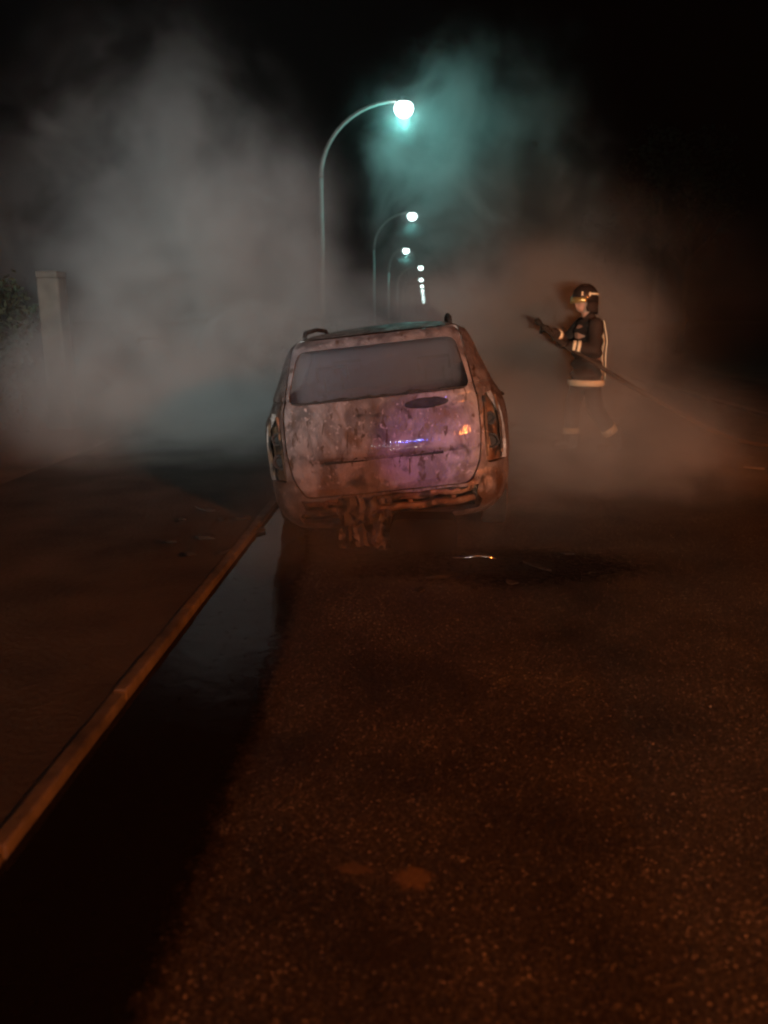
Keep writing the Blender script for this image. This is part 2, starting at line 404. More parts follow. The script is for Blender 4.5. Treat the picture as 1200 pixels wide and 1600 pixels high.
# ------------------------------------------------------------------ the burnt car
M_ash = burnt_mat('scorched_metal', (.105, .076, .070), (.185, .140, .128), (.085, .038, .018), .60, .72, .54, .68, .44, .35)
M_ash2 = burnt_mat('scorched_tailgate', (.135, .103, .102), (.235, .185, .182), (.10, .052, .030), .57, .74, .53, .70, .60, .08, 3.1)
def glaze(m):
    """baked-on glossy film, drawn into fine upright streaks"""
    t = m.node_tree; b = t.nodes['Principled BSDF']
    b.inputs['Coat Weight'].default_value = .26; b.inputs['Coat Roughness'].default_value = .07
    tc = t.nodes.new('ShaderNodeTexCoord'); mp = t.nodes.new('ShaderNodeMapping'); mp.inputs['Scale'].default_value = (42, 10, 5)
    n = t.nodes.new('ShaderNodeTexNoise'); n.inputs['Scale'].default_value = 1; n.inputs['Detail'].default_value = 2
    t.links.new(tc.outputs['Object'], mp.inputs['Vector']); t.links.new(mp.outputs['Vector'], n.inputs['Vector'])
    bp = t.nodes.new('ShaderNodeBump'); bp.inputs['Distance'].default_value = .0025; t.links.new(n.outputs['Fac'], bp.inputs['Height']); t.links.new(bp.outputs['Normal'], b.inputs['Coat Normal'])
glaze(M_ash2)
M_rust = burnt_mat('rusted_steel', (.14, .065, .034), (.24, .14, .085), (.10, .04, .018), .48, .62, .5, .62, .7, .2, 1.3)
M_soot = mat('soot', (.020, .017, .016), .85, 0, .5, 12, .01, 30)
M_melt = burnt_mat('melted_plastic', (.035, .022, .018), (.10, .070, .062), (.045, .022, .014), .44, .60, .5, .6, .6, 0, 5.0)
M_rubber = mat('charred_rubber', (.016, .015, .014), .9, 0, .4, 20, .008, 25)

CAR = thing('burnt_car', 'burnt-out hatchback with ash-coloured tailgate and missing rear glass, leaning left beside the kerb', 'car', (-.205, 5.36, 0), R(-.6))
ROLL = R(6.4)
def settle(o):
    """collapsed springs: the shell sinks and leans to the left over its wheels"""
    c, s = math.cos(ROLL), math.sin(ROLL)
    for v in o.data.vertices:
        x, z = v.co.x, v.co.z - .10 - .30
        v.co.x = x * c - z * s; v.co.z = .30 + x * s + z * c
    return o
RINGS = [  # half width, rear y, front y, z rear and side, z front
    (.78, .15, 3.93, .24, .24), (.855, .06, 4.07, .33, .33), (.895, .015, 4.14, .50, .48), (.912, .01, 4.14, .74, .66),
    (.90, .045, 4.04, .97, .80), (.845, .10, 3.32, 1.085, 1.03), (.785, .18, 3.02, 1.22, 1.22), (.695, .335, 2.62, 1.44, 1.44),
    (.635, .42, 2.50, 1.525, 1.515), (.48, .62, 2.32, 1.578, 1.568), (.14, .95, 2.05, 1.60, 1.595)]
def cr(p0, p1, p2, p3, u): return .5 * ((2 * p1) + (-p0 + p2) * u + (2 * p0 - 5 * p1 + 4 * p2 - p3) * u * u + (-p0 + 3 * p1 - 3 * p2 + p3) * u ** 3)
def sstep(a, b, x):
    u = min(1, max(0, (x - a) / (b - a))); return u * u * (3 - 2 * u)
def ring_pts(w_, yr, yf, z, zf, nq=34):
    P = 7.5; yc = (yr + yf) / 2 if yf - yr < 3 else yr + 1.95
    out = []
    for sgn, a in ((-1, yc - yr), (1, yf - yc)):
        dense = []
        for k in range(401):
            ph = R(90) * k / 400
            dense.append((w_ * max(0, math.sin(ph)) ** (2 / P), yc + sgn * a * max(0, math.cos(ph)) ** (2 / P)))
        Ls = [0]
        for p, q in zip(dense, dense[1:]): Ls.append(Ls[-1] + math.hypot(q[0] - p[0], q[1] - p[1]))
        arc = []; j = 0
        for i in range(nq + 1):
            tgt = Ls[-1] * i / nq
            while j < 399 and Ls[j + 1] < tgt: j += 1
            u = (tgt - Ls[j]) / max(1e-9, Ls[j + 1] - Ls[j])
            arc.append((dense[j][0] * (1 - u) + dense[j + 1][0] * u, dense[j][1] * (1 - u) + dense[j + 1][1] * u))
        out.append(arc)
    half = out[0] + out[1][::-1][1:]                     # rear centre -> side -> front centre
    full = half + [(-x, y) for x, y in half[1:-1][::-1]]
    res = []
    for x, y in full:
        zz = z + (zf - z) * sstep(yc + .45, yf, y)
        if y < .5:                                        # pressed lines of the tailgate
            f = (1 - sstep(.50, .60, abs(x))) * (sstep(.50, .54, zz) - sstep(.715, .735, zz)); y += .026 * f
            y -= .012 * (1 - sstep(.52, .66, abs(x))) * (sstep(.735, .75, zz) - sstep(.78, .95, zz))
        if y < .5 and zz < 1.12: y += .065 * (min(abs(x), .66) / .66) ** 2 * sstep(.46, .56, zz) * (1 - sstep(1.02, 1.12, zz))
        n = noise.noise((x * 3.1, y * 2.7, zz * 3.3)) * .006 + noise.noise((x * 9, y * 9, zz * 9 + 4)) * .0022
        res.append(Vector((x + n, y + n * .8, zz + n * .6)))
    return res
bm = bmesh.new(); prev = None; seg = [2, 4, 11, 11, 7, 8, 9, 5, 4, 4]
for i in range(len(RINGS) - 1):
    for k in range(seg[i] + (1 if i == len(RINGS) - 2 else 0)):
        u = k / seg[i]
        g = [RINGS[max(0, min(len(RINGS) - 1, j))] for j in (i - 1, i, i + 1, i + 2)]
        prm = [cr(g[0][c], g[1][c], g[2][c], g[3][c], u) for c in range(5)]
        if i == 4: prm[2] = RINGS[4][2] + (RINGS[5][2] - RINGS[4][2]) * u; prm[4] = RINGS[4][4] + (RINGS[5][4] - RINGS[4][4]) * (1 - (1 - u) ** 1.6)
        cur = [bm.verts.new(p) for p in ring_pts(*prm)]
        if prev is None: bm.faces.new(cur[::-1])
        else:
            n = len(cur)
            for q in range(n): bm.faces.new((prev[q], prev[(q + 1) % n], cur[(q + 1) % n], cur[q]))
        prev = cur
bm.faces.new(prev)
bmesh.ops.recalc_face_normals(bm, faces=bm.faces)
me = bpy.data.meshes.new('shell'); bm.to_mesh(me); bm.free()
so = bpy.data.objects.new('work', me); col.objects.link(so)
md = so.modifiers.new('s', 'SOLIDIFY'); md.thickness = .028; md.offset = -1
shell = ev(so); SHELL0 = shell.copy()

def mirror(poly): return poly + [(-x, z) for x, z in poly[::-1]]
def grow(poly, d):
    c = (sum(p[0] for p in poly) / len(poly), sum(p[1] for p in poly) / len(poly))
    return [(p[0] + math.copysign(d, p[0] - c[0]), p[1] + math.copysign(d, p[1] - c[1])) for p in poly]
def join(bms):
    out = bmesh.new()
    for b in bms:
        t_ = bpy.data.meshes.new('t'); b.to_mesh(t_); b.free(); out.from_mesh(t_); bpy.data.meshes.remove(t_)
    return out
REARWIN = mirror([(.635, 1.125), (.56, 1.478)])
SIDE = [([(2.03, 1.13), (3.0, 1.13), (2.64, 1.43), (2.05, 1.465)], .05), ([(1.10, 1.13), (1.93, 1.13), (1.945, 1.468), (1.14, 1.462)], .05), ([(.66, 1.15), (.99, 1.14), (1.02, 1.452), (.78, 1.435)], .05)]
cut = [[prism(REARWIN, 'y', -.5, .7, .075, 6), prism(mirror([(.70, 1.12), (.585, 1.44)]), 'y', 2.2, 3.7, .07)], [], [], []]   # four batches whose cutters do not overlap
for s in (-1, 1):
    for pl, rd in SIDE: cut[1].append(prism(pl, 'x', *sorted((s * .5, s * 1.2)), rd, 4))
    for yy in (.76, 3.32):
        cut[2].append(prism([(yy + .375 * math.cos(R(12 * k)), .30 + .375 * math.sin(R(12 * k))) for k in range(30)], 'x', *sorted((s * .52, s * 1.2))))
    tl = [(s * .70, .60), (s * 1.0, .60), (s * 1.0, 1.085), (s * .72, 1.075), (s * .70, .95)]
    cut[3].append(prism(tl, 'y', -.4, .30, .03, 3))
    cut[3].append(prism([(s * .44, .61), (s * .78, .63), (s * .80, .76), (s * .50, .745)], 'y', 3.6, 4.5, .03, 3))
cut[0].append(prism(mirror([(.36, .58), (.36, .70)]), 'y', 3.8, 4.5, .02, 3))
jag = [(-.63, .30), (-.4, .27), (-.1, .29), (.2, .265), (.45, .285), (.62, .30), (.645, .36), (.61, .42), (.63, .475), (.5, .468), (.42, .48), (.2, .465), (.05, .478), (-.12, .46), (-.3, .476), (-.45, .462), (-.61, .475), (-.59, .40), (-.64, .35)]
cut[0].append(prism(jag, 'y', -.4, .40))
shell = boolean(shell, [join(c_) for c_ in cut], 'DIFFERENCE')
TG = mirror([(.575, .497), (.645, .62), (.672, .80), (.672, 1.05), (.655, 1.12), (.592, 1.546)])
DF = [(1.985, .40), (3.0, .40), (3.09, .75), (3.08, 1.09), (2.68, 1.485), (2.0, 1.505)]
DR = [(1.18, .40), (1.945, .40), (1.965, 1.505), (1.09, 1.495), (1.03, 1.09), (1.05, .72)]
BN = [(-.67, 3.40), (.67, 3.40), (.63, 3.93), (0, 4.02), (-.63, 3.93)]
def tgp(d): return prism(TG if not d else grow(TG, d), 'y', -.4, .64, .06, 4)
def dp(pl, s, d): return prism(pl if not d else grow(pl, d), 'x', *sorted((s * .47, s * 1.2)), .04, 3)
tail = boolean(shell, [tgp(0)], 'INTERSECT')
bon = boolean(shell, [prism(BN, 'z', .72, 1.4, .05, 3)], 'INTERSECT')
doors = [(boolean(shell, [dp(pl, s, 0)], 'INTERSECT'), nm, s) for s in (-1, 1) for pl, nm in ((DF, 'front_door'), (DR, 'rear_door'))]
shell = boolean(shell, [join([tgp(.008)] + [dp(pl, s, .006) for s in (-1, 1) for pl in (DF, DR)] + [prism(grow(BN, .007), 'z', .72, 1.4, .05, 3)])], 'DIFFERENCE')
def tidy(me):
    """keep only the largest piece a cut leaves"""
    bm = bmesh.new(); bm.from_mesh(me); left = set(bm.verts); best = []
    while left:
        st = [left.pop()]; isl = [st[0]]
        while st:
            for e in st.pop().link_edges:
                for v in e.verts:
                    if v in left: left.discard(v); st.append(v); isl.append(v)
        if len(isl) > len(best): best = isl
    keep = set(best); bmesh.ops.delete(bm, geom=[v for v in bm.verts if v not in keep], context='VERTS')
    bm.to_mesh(me); bm.free(); return me
def part(name, src, m, parent=CAR, sharp=True, settle_=True):
    if name in ('body', 'tailgate', 'bonnet', 'front_door', 'rear_door'): tidy(src)
    o = obj(name, src, m, parent) if isinstance(src, bmesh.types.BMesh) else link(name, src, m, parent)
    if settle_: settle(o)
    if sharp: shade_sharp(o)
    return o
part('body', shell, M_ash)
TGO = part('tailgate', tail, M_ash2); TGO['label'] = 'ash-pink scorched tailgate with empty rear window'
part('bonnet', bon, M_ash)
for d_, nm, s in doors:
    dd = part(nm, d_, M_ash)
    bm = bmesh.new(); yy = 2.13 if nm == 'front_door' else 1.22
    tube(bm, [(s * .892, yy - .08, .955), (s * .93, yy - .06, .957), (s * .93, yy + .06, .957), (s * .892, yy + .08, .955)], .011, 8)
    part('door_handle', bm, M_soot, dd)
# rubber seal left round the rear window, hanging shreds of glass edge along its foot
def yrear(z): 
    for a, b in zip(RINGS, RINGS[1:]):
        if a[3] <= z <= b[3]: return a[1] + (b[1] - a[1]) * (z - a[3]) / (b[3] - a[3])
    return .1
bm = bmesh.new()
lo = [(-.63 + 1.26 * k / 40) for k in range(41)]
for a, b in zip(lo, lo[1:]):
    ha = .012 + .030 * max(0, noise.noise((a * 6, 2, 0))) + .02 * max(0, noise.noise((a * 21, 5, 0))); y0 = .155
    hb = .012 + .030 * max(0, noise.noise((b * 6, 2, 0))) + .02 * max(0, noise.noise((b * 21, 5, 0)))
    q = [bm.verts.new(p) for p in ((a, y0 + .07 * abs(a) ** 5, 1.110), (b, y0 + .07 * abs(b) ** 5, 1.110), (b, y0 + .016 + .07 * abs(b) ** 5, 1.125 + hb), (a, y0 + .016 + .07 * abs(a) ** 5, 1.125 + ha))]
    q2 = [bm.verts.new(v.co + Vector((0, .012, 0))) for v in q]
    bm.faces.new(q); bm.faces.new(q2[::-1])
    for k in range(4): bm.faces.new((q[k], q2[k], q2[(k + 1) % 4], q[(k + 1) % 4]))
part('window_seal', bm, M_soot, TGO, False)
# hole of the wiper motor with charred rim
bm = bmesh.new(); lathe(bm, [(0, .0), (.085, .0), (.11, .006), (.125, .0), (.10, -.02), (0, -.02)], 22, Matrix.Translation((.33, .086, 1.062)) @ Matrix.Rotation(R(70), 4, 'X') @ Matrix.Diagonal((1.15, .32, 1, 1)))
for v in bm.verts: v.co += Vector(((.022 * noise.noise(v.co * 14)), 0, .009 * noise.noise(v.co * 14 + Vector((3, 0, 0)))))
part('wiper_mount', bm, M_soot, TGO)
# number plate light strip and lock
bm = bmesh.new(); box(bm, (0, .045, .722), (.82, .016, .020), bev=.004); part('plate_lamp_strip', bm, M_soot, TGO)
bm = bmesh.new(); lathe(bm, [(0, .012), (.03, .01), (.036, 0), (0, -.01)], 16, Matrix.Translation((0, .03, .80)) @ Matrix.Rotation(R(90), 4, 'X')); part('lock', bm, M_rust, TGO)
# burnt-out tail lights: backing bucket, lamp sockets, two ribs
for s in (-1, 1):
    pr = boolean(SHELL0, [prism([(s * .685, .61), (s * 1.0, .58), (s * 1.0, 1.095), (s * .71, 1.085), (s * .69, .95)], 'y', -.4, .36, .03, 3)], 'INTERSECT')
    for v in pr.vertices: v.co.x -= s * .038; v.co.y += .040
    t_ = part('tail_light', pr, M_rust)
    for z, q in ((.74, .042), (.90, .034)):
        bm = bmesh.new(); lathe(bm, [(q, -.03), (q * 1.1, .016), (q * .8, .016), (q * .6, .0), (0, .0)], 18, Matrix.Translation((s * .752, .205, z)) @ Matrix.Rotation(R(90), 4, 'X') @ Matrix.Diagonal((1, 1.25, 1, 1)))
        for v in bm.verts: v.co += Vector((noise.noise(v.co * 30), 0, noise.noise(v.co * 30 + Vector((5, 0, 0))))) * .012
        part('lamp_socket', bm, M_soot, t_)
    bm = bmesh.new(); tube(bm, [(s * .715, .16, .64), (s * .718, .16, .85), (s * .722, .18, 1.06)], .011, 8); part('rib', bm, M_rust, t_)
    bm = bmesh.new(); tube(bm, [(s * .82, .28, .64), (s * .825, .28, .85), (s * .80, .30, 1.05)], .010, 8); part('rib', bm, M_rust, t_)
    bm = bmesh.new(); blob(bm, (s * .61, 3.96, .69), .085, (1.7, .5, .7)); part('headlight', bm, M_soot)
    bm = bmesh.new(); tube(bm, [(s * .55, .80, 1.565), (s * .55, .86, 1.605), (s * .55, 1.5, 1.622), (s * .55, 2.1, 1.60), (s * .55, 2.16, 1.56)], .017, 8); part('roof_rail', bm, M_soot)
# what is left of the rear end
bm = bmesh.new(); box(bm, (0, .36, .42), (1.2, .04, .36)); part('rear_panel', bm, M_soot)
bm = bmesh.new()
bp_ = [(-.60 + 1.2 * k / 24, .05 + .07 * (abs(-.6 + 1.2 * k / 24) / .6) ** 3, .405 + .012 * noise.noise((k * .4, 3, 3))) for k in range(25)]
for hgt in (.035, -.035): tube(bm, [(x, y, z + hgt) for x, y, z in bp_], [.024 + .006 * noise.noise((k * .7, hgt, 1)) for k in range(25)], 8)
for k in range(0, 25, 3): box(bm, (bp_[k][0], bp_[k][1] + .012, bp_[k][2]), (.03, .02, .08))
part('bumper_beam', bm, M_rust)
bm = bmesh.new()
for k in range(34):
    x = random.uniform(-.62, .62); z = .478 + random.uniform(-.02, .012)
    blob(bm, (x, .06 + .07 * abs(x) ** 3, z), random.uniform(.016, .032), (random.uniform(1, 2.4), .8, random.uniform(.6, 1.3)), 1)
mm = remesh(bm, .010, 3); part('melted_trim', mm, M_soot)
# curtain of melted bumper skin sagging to the road
bm = bmesh.new(); n_, m_ = 30, 22
G = []
for j in range(m_ + 1):
    row = []
    for i in range(n_ + 1):
        u, v = i / n_, j / m_
        x = -.34 + .36 * u + .04 * noise.noise((u * 3, v * 3, 2)); z = .35 - .33 * v ** .8 - .02 * math.sin(u * 9) * v
        y = -.01 - .10 * v ** 1.4 + .035 * noise.noise((u * 6, v * 5, 7)) + .016 * math.sin(u * 30 + 5 * noise.noise((u * 4, v * 6, 1)))
        row.append(bm.verts.new((x, y, max(.012, z + .03 * noise.noise((u * 8, v * 8, 11))))))
    G.append(row)
for j in range(m_):
    for i in range(n_):
        if noise.noise((i * .21, j * .24, 30)) > .22: continue
        bm.faces.new((G[j][i], G[j][i + 1], G[j + 1][i + 1], G[j + 1][i]))
bmesh.ops.delete(bm, geom=[v for v in bm.verts if not v.link_faces], context='VERTS')
bmesh.ops.solidify(bm, geom=bm.faces[:], thickness=.008)
part('melted_bumper_skin', bm, M_melt, CAR, True, False)
# dropped exhaust silencer, pipe leading forward
pr = prism([(.02, .015), (.47, .015), (.47, .235), (.02, .235)], 'y', -.16, .10, .07, 5)
bmesh.ops.bevel(pr, geom=[e for e in pr.edges if abs(e.verts[0].co.y - e.verts[1].co.y) < .01], offset=.012, segments=2, affect='EDGES')
si = part('silencer', pr, mat('charred_steel', (.006, .005, .005), .9, 0, .4, 12, .006, 30, spec=.15), CAR, True, False)
bm = bmesh.new(); tube(bm, [(.30, .09, .13), (.30, .4, .15), (.22, .9, .14), (.2, 2.4, .14)], .028, 10); part('exhaust_pipe', bm, M_rust, si, True, False)
# wheels: bare rims in scraps of burnt tyre
for s in (-1, 1):
    for yy in (.76, 3.32):
        Mw = Matrix.Translation((s * .775, yy, .225)) @ Matrix.Rotation(s * R(90), 4, 'Y')
        bm = bmesh.new(); lathe(bm, [(0, .07), (.05, .07), (.055, .05), (.12, .045), (.12, -.05), (0, -.05)], 20, Mw); wh = part('wheel', bm, M_rust, CAR, True, False)
        bm = bmesh.new(); lathe(bm, [(.195, .085), (.205, .09), (.205, -.09), (.19, -.09), (.18, -.06), (.165, .0), (.165, .05), (.175, .07), (.195, .085)], 40, Mw)
        for k in range(8):
            a = R(45 * k); b_ = bmesh.ops.create_cube(bm, size=1)
            bmesh.ops.transform(bm, matrix=Mw @ Matrix.Rotation(a, 4, 'Z') @ Matrix.Translation((.115, 0, .055)) @ Matrix.Diagonal((.12, .032, .02, 1)), verts=b_['verts'])
        part('rim', bm, M_rust, wh, True, False)
        bm = bmesh.new(); lathe(bm, [(.205, .075), (.222, .085), (.227, .03), (.227, -.04), (.218, -.09), (.205, -.08), (.205, .075)], 40, Mw)
        for v in bm.verts:
            r3 = v.co - Vector((s * .775, yy, .225)); a = math.atan2(r3.z, r3.y)
            if r3.z > -.15: v.co -= Vector((0, r3.y, r3.z)).normalized() * max(0, .016 * noise.noise((a * 3, s, yy)))
        part('tyre', bm, M_rubber, wh, True, False)
# charred cabin
def seat(x, y, w_):
    bm = bmesh.new()
    for sx in (-1, 1):
        tube(bm, [(x + sx * w_ / 2, y + .48, .48), (x + sx * w_ / 2, y + .02, .47), (x + sx * w_ / 2 * .95, y - .08, .8), (x + sx * w_ / 2 * .8, y - .17, 1.12)], .018, 8)
    for yy, z in ((y + .48, .48), (y + .02, .47), (y - .05, .7), (y - .12, .95), (y - .17, 1.12)):
        tube(bm, [(x - w_ / 2 * .9, yy, z), (x, yy + .02, z + .01), (x + w_ / 2 * .9, yy, z)], .014, 8)
    for k in range(7):
        tube(bm, [(x - w_ / 2 + w_ * (k + .5) / 7, y - .06, .72), (x - w_ / 2 * .8 + w_ * .8 * (k + .5) / 7, y - .16, 1.1)], .006, 6)
    part('seat_frame', bm, M_soot)
    hs = [x] if w_ < .7 else [x - .4, x + .4]
    for h in hs:
        bm = bmesh.new()
        for sx in (-.07, .07): tube(bm, [(h + sx, y - .17, 1.11), (h + sx, y - .20, 1.24)], .009, 6)
        tube(bm, [(h - .12, y - .2, 1.22), (h - .12, y - .22, 1.32), (h + .12, y - .22, 1.32), (h + .12, y - .2, 1.22)], .013, 8)
        part('headrest_frame', bm, M_soot)
seat(-.36, 2.05, .46); seat(.36, 2.05, .46); seat(0, 1.2, 1.2)
bm = bmesh.new(); box(bm, (0, 2.95, .93), (1.3, .28, .12), bev=.04); part('dashboard', bm, M_soot)
bm = bmesh.new()
tube(bm, [(-.36 + .18 * math.cos(R(15 * k)), 2.62 + .06 * math.sin(R(15 * k)), 1.0 + .17 * math.sin(R(15 * k))) for k in range(25)], .012, 8, False)
tube(bm, [(-.36, 2.62, 1.0), (-.36, 2.9, .93)], .02, 8); box(bm, (-.36, 2.62, 1.0), (.32, .015, .03)); part('steering_wheel', bm, M_soot)

# ------------------------------------------------------------------ debris on the ground
def shard(seed, sx, sy, sz):
    rnd = random.Random(seed); bm = bmesh.new()
    q = bmesh.ops.create_icosphere(bm, subdivisions=1, radius=1)
    for v in bm.verts:
        v.co *= 1 + 1.1 * noise.noise(v.co * 1.7 + Vector((seed * 3.1, 0, 0))); v.co = Vector((v.co.x * sx, v.co.y * sy, v.co.z * sz * .6))
    zm = min(v.co.z for v in bm.verts)
    for v in bm.verts: v.co.z -= zm + .002
    return bm
for i, (px, py, sx, sy, sz) in enumerate([(322, 842, .07, .04, .025), (352, 862, .11, .035, .02), (300, 868, .05, .05, .02), (380, 822, .07, .05, .03), (348, 815, .05, .03, .02), (265, 850, .05, .03, .018), (405, 832, .06, .05, .03), (325, 800, .08, .04, .025), (285, 815, .05, .04, .02)]):
    onp = px < 360; g = gnd(px, py, KH if onp else 0)
    o = obj('charred_fragment', shard(i + 2, sx, sy, sz), M_soot, None, False); o.location = (g.x, g.y, (KH + .006 if g.x < KX0 else (KH if g.x < KX1 else 0)) + .001); o.rotation_euler = (0, 0, i * 1.3)
    tag(o, 'small charred fragment lying by the kerb left of the burnt car', 'debris', 'charred fragments left of the burnt car')
for i, (px, py, sx, sy, sz) in enumerate([(690, 905, .10, .03, .014), (742, 920, .05, .03, .012), (840, 888, .13, .03, .014), (885, 868, .06, .04, .018), (655, 925, .05, .03, .012), (800, 912, .04, .04, .012)]):
    g = gnd(px, py); o = obj('charred_fragment', shard(i + 20, sx, sy, sz), M_soot, None, False); o.location = (g.x, g.y, .006); o.rotation_euler = (0, 0, i * .9 + .4)
    tag(o, 'small charred fragment lying in the wet behind the burnt car', 'debris', 'charred fragments behind the burnt car')
# shiny bent strip of trim
g = gnd(745, 876); bm = bmesh.new()
tube(bm, [(-.16, .0, .012), (-.07, -.012, .02), (0, 0, .030), (.07, .01, .022), (.13, -.01, .012)], [.005, .010, .015, .013, .005], 10)
o = obj('metal_strip', bm, mat('bare_aluminium', (.75, .74, .72), .16, 1.0, .1, 20), None, True); o.location = (g.x, g.y, .004)
tag(o, 'thin shiny bent metal strip lying in the wet behind the burnt car', 'metal strip')
g = gnd(1178, 733); bm = bmesh.new(); box(bm, (0, 0, .012), (.20, .03, .02), Matrix.Rotation(R(-25), 3, 'Z'), .005)
o = obj('trim_splinter', bm, mat('pale_plastic', (.16, .15, .14), .4)); o.location = (g.x, g.y, 0.002)
tag(o, 'pale splinter of trim lying alone at the right edge of the road', 'debris')

# ------------------------------------------------------------------ left side: gate pillar and hedge
M_pillar = mat('limewashed_pillar', (.08, .068, .055), .9, 0, .6, 3, .012, 9)
M_leaf = mat('leaves', (.028, .040, .018), .8, 0, .5, 5)
M_bark = mat('bark', (.10, .075, .055), .95, 0, .4, 6, .02, 18)
pb = gnd(98, 662, .1)
P_ = thing('gate_pillar', 'pale rendered gate pillar standing in the smoke at the left', 'pillar', (pb.x - .03, pb.y, .06))
bm = bmesh.new(); box(bm, (.06, 0, 1.0), (.30, .30, 2.04), bev=.03); obj('shaft', bm, M_pillar, P_)
bm = bmesh.new(); box(bm, (.06, 0, 2.06), (.304, .304, .09), bev=.02); obj('capstone', bm, M_pillar, P_)
bm = bmesh.new(); box(bm, (.06, 0, .10), (.34, .34, .24), bev=.02); obj('plinth', bm, M_pillar, P_)
def leaves(n, c, r, size, seed, shape=None):
    rnd = random.Random(seed); vs = []; fs = []
    while len(fs) < n:
        p = Vector((rnd.uniform(-1, 1), rnd.uniform(-1, 1), rnd.uniform(-1, 1)))
        if (p.length if shape != 'box' else max(abs(p.x), abs(p.y), abs(p.z)) * .99) > 1: continue
        if noise.noise(Vector((p.x * r[0], p.y * r[1], p.z * r[2])) * 1.1 + Vector((seed, 0, 0))) < -.06 + .1 * (p.length - .8): continue
        o_ = Vector(c) + Vector((p.x * r[0], p.y * r[1], p.z * r[2])) * (1 + .14 * noise.noise(p * 3 + Vector((seed, 2, 0))))
        a = Vector((rnd.gauss(0, 1), rnd.gauss(0, 1), rnd.gauss(0, .6))).normalized(); b = a.orthogonal().normalized(); b.rotate(Matrix.Rotation(rnd.random() * 6, 3, a))
        s = size * rnd.uniform(.6, 1.3); q = len(vs); k = a.cross(b)
        vs += [o_ - a * s, o_ + b * s * .45 + k * s * .1, o_ + a * s, o_ - b * s * .45 + k * s * .1]; fs.append((q, q + 1, q + 2, q + 3))
    me_ = bpy.data.meshes.new('leaves'); me_.from_pydata([tuple(v) for v in vs], [], fs); return me_
hx = pb.x
for i, (x, y, rx, ry, rz, lb) in enumerate([(hx - 1.55, pb.y + .3, 1.15, .6, 1.05, 'dense dark hedge bush directly left of the gate pillar'), (hx - 3.5, pb.y + .2, 1.1, .7, 1.25, 'larger dark bush at the left edge beside the hedge'), (hx + 2.0, pb.y + 7.5, 1.3, .8, 1.0, 'low dark bush hidden in the smoke behind the gate pillar')]):
    t = thing('hedge_bush', lb, 'bush', (x, y, -.03), 0, 'bushes left of the road')
    link('foliage', leaves(4200, (0, 0, rz + .05), (rx, ry, rz), .055, 11 + i, 'box' if i < 2 else None), M_leaf, t, False)
    bm = bmesh.new()
    for k in range(7): tube(bm, [(-.7 * rx + k * rx * .23, 0, -.05), (-.7 * rx + k * rx * .23 + random.uniform(-.1, .1), random.uniform(-.2, .2), rz * 1.2)], [.025, .01], 6)
    obj('stems', bm, M_bark, t, True)
def tree(lb, X, Y, h, cr_, seed, lean=0, n=1700):
    rnd = random.Random(seed); t = thing('tree', lb, 'tree', (X, Y, -.03), 0, 'trees along the right side of the road')
    bm = bmesh.new(); k = h * .5
    tube(bm, [(lean * z / h + .05 * noise.noise((z, seed, 0)), .05 * noise.noise((z, seed, 5)), z) for z in [h * .72 * i / 8 - .05 for i in range(9)]], [.17 - .014 * i for i in range(9)], 12)
    for q in range(7):
        z0 = h * rnd.uniform(.36, .62); a = q * .9 + rnd.random()
        d = Vector((math.cos(a), math.sin(a), rnd.uniform(.6, 1.2)))
        tube(bm, [(lean * z0 / h, 0, z0), Vector((lean * z0 / h, 0, z0)) + d * cr_ * .35, Vector((lean * z0 / h, 0, z0 + .15)) + d * cr_ * .7], [.06, .04, .015], 8)
    obj('trunk', bm, M_bark, t, True)
    link('crown', leaves(n, (lean, 0, h * .70), (cr_, cr_, h * .33), .11, seed), M_leaf, t, False)
tree('slim dark tree right of the firefighter, the left of two faint trunks', 10.0, 36.0, 9.0, 2.0, 3)
tree('slim dark tree right of the firefighter, the right of two faint trunks', 11.7, 37.5, 9.4, 2.0, 5, .2)
tree('dark tree at the right edge, nearer than the other trees', 15.0, 30.0, 8.5, 2.3, 8, -.2)
tree('distant dark tree farther along the right pavement', 12.5, 58, 9.0, 2.3, 13)

# ------------------------------------------------------------------ the firefighter
M_coat = mat('turnout_cloth', (.030, .019, .015), .85, 0, .3, 9, .006, 60)
M_tape = mat('reflective_tape', (.90, .80, .58), .35, .0, .06, 40)
M_glove = mat('glove_leather', (.035, .026, .020), .8, 0, .3, 20)
M_boot = mat('boot_rubber', (.025, .022, .020), .5, 0, .3, 10)
M_skin = mat('skin', (.46, .27, .20), .55, 0, .08, 20)
M_helm = mat('helmet_shell', (.030, .022, .020), .32, .0, .2, 6, coat=.4)
M_visor = mat('gold_visor', (.85, .60, .24), .28, .75, .1, 8)
FF = bpy.data.objects.new('person', None); col.objects.link(FF)
FF.location = (1.98, 9.70, 0); FF.rotation_euler = (0, 0, R(192))
tag(FF, 'firefighter in dark coat with reflective bands walking left with a hose', 'person')
LH = (.10, .0); 
LEG_N = [(-.0, .10, .93), (-.07, .12, .51), (-.35, .13, .13)]; LEG_F = [(0, -.10, .93), (.13, -.11, .50), (.11, -.11, .10)]
ARM_N = [(.02, .205, 1.47), (.06, .29, 1.20), (.31, .21, 1.24)]; ARM_F = [(.02, -.205, 1.47), (.19, -.27, 1.27), (.40, -.10, 1.385)]
HEADC = Vector((.085, 0, 1.735))
bm = bmesh.new()
capsules(bm, [(0, 0, .95), (.0, 0, 1.15), (.02, 0, 1.38)], [.15, .145, .16]); capsules(bm, [(.02, -.15, 1.45), (.02, .15, 1.45)], [.085, .085])
capsules(bm, [(.02, 0, 1.46), (.06, 0, 1.62)], [.065, .055])
blob(bm, HEADC, .1, (1.03, .78, 1.16)); blob(bm, HEADC + Vector((.035, 0, -.075)), .062, (1, .9, .8)); blob(bm, HEADC + Vector((.108, 0, -.022)), .017, (1, .8, 1.5))
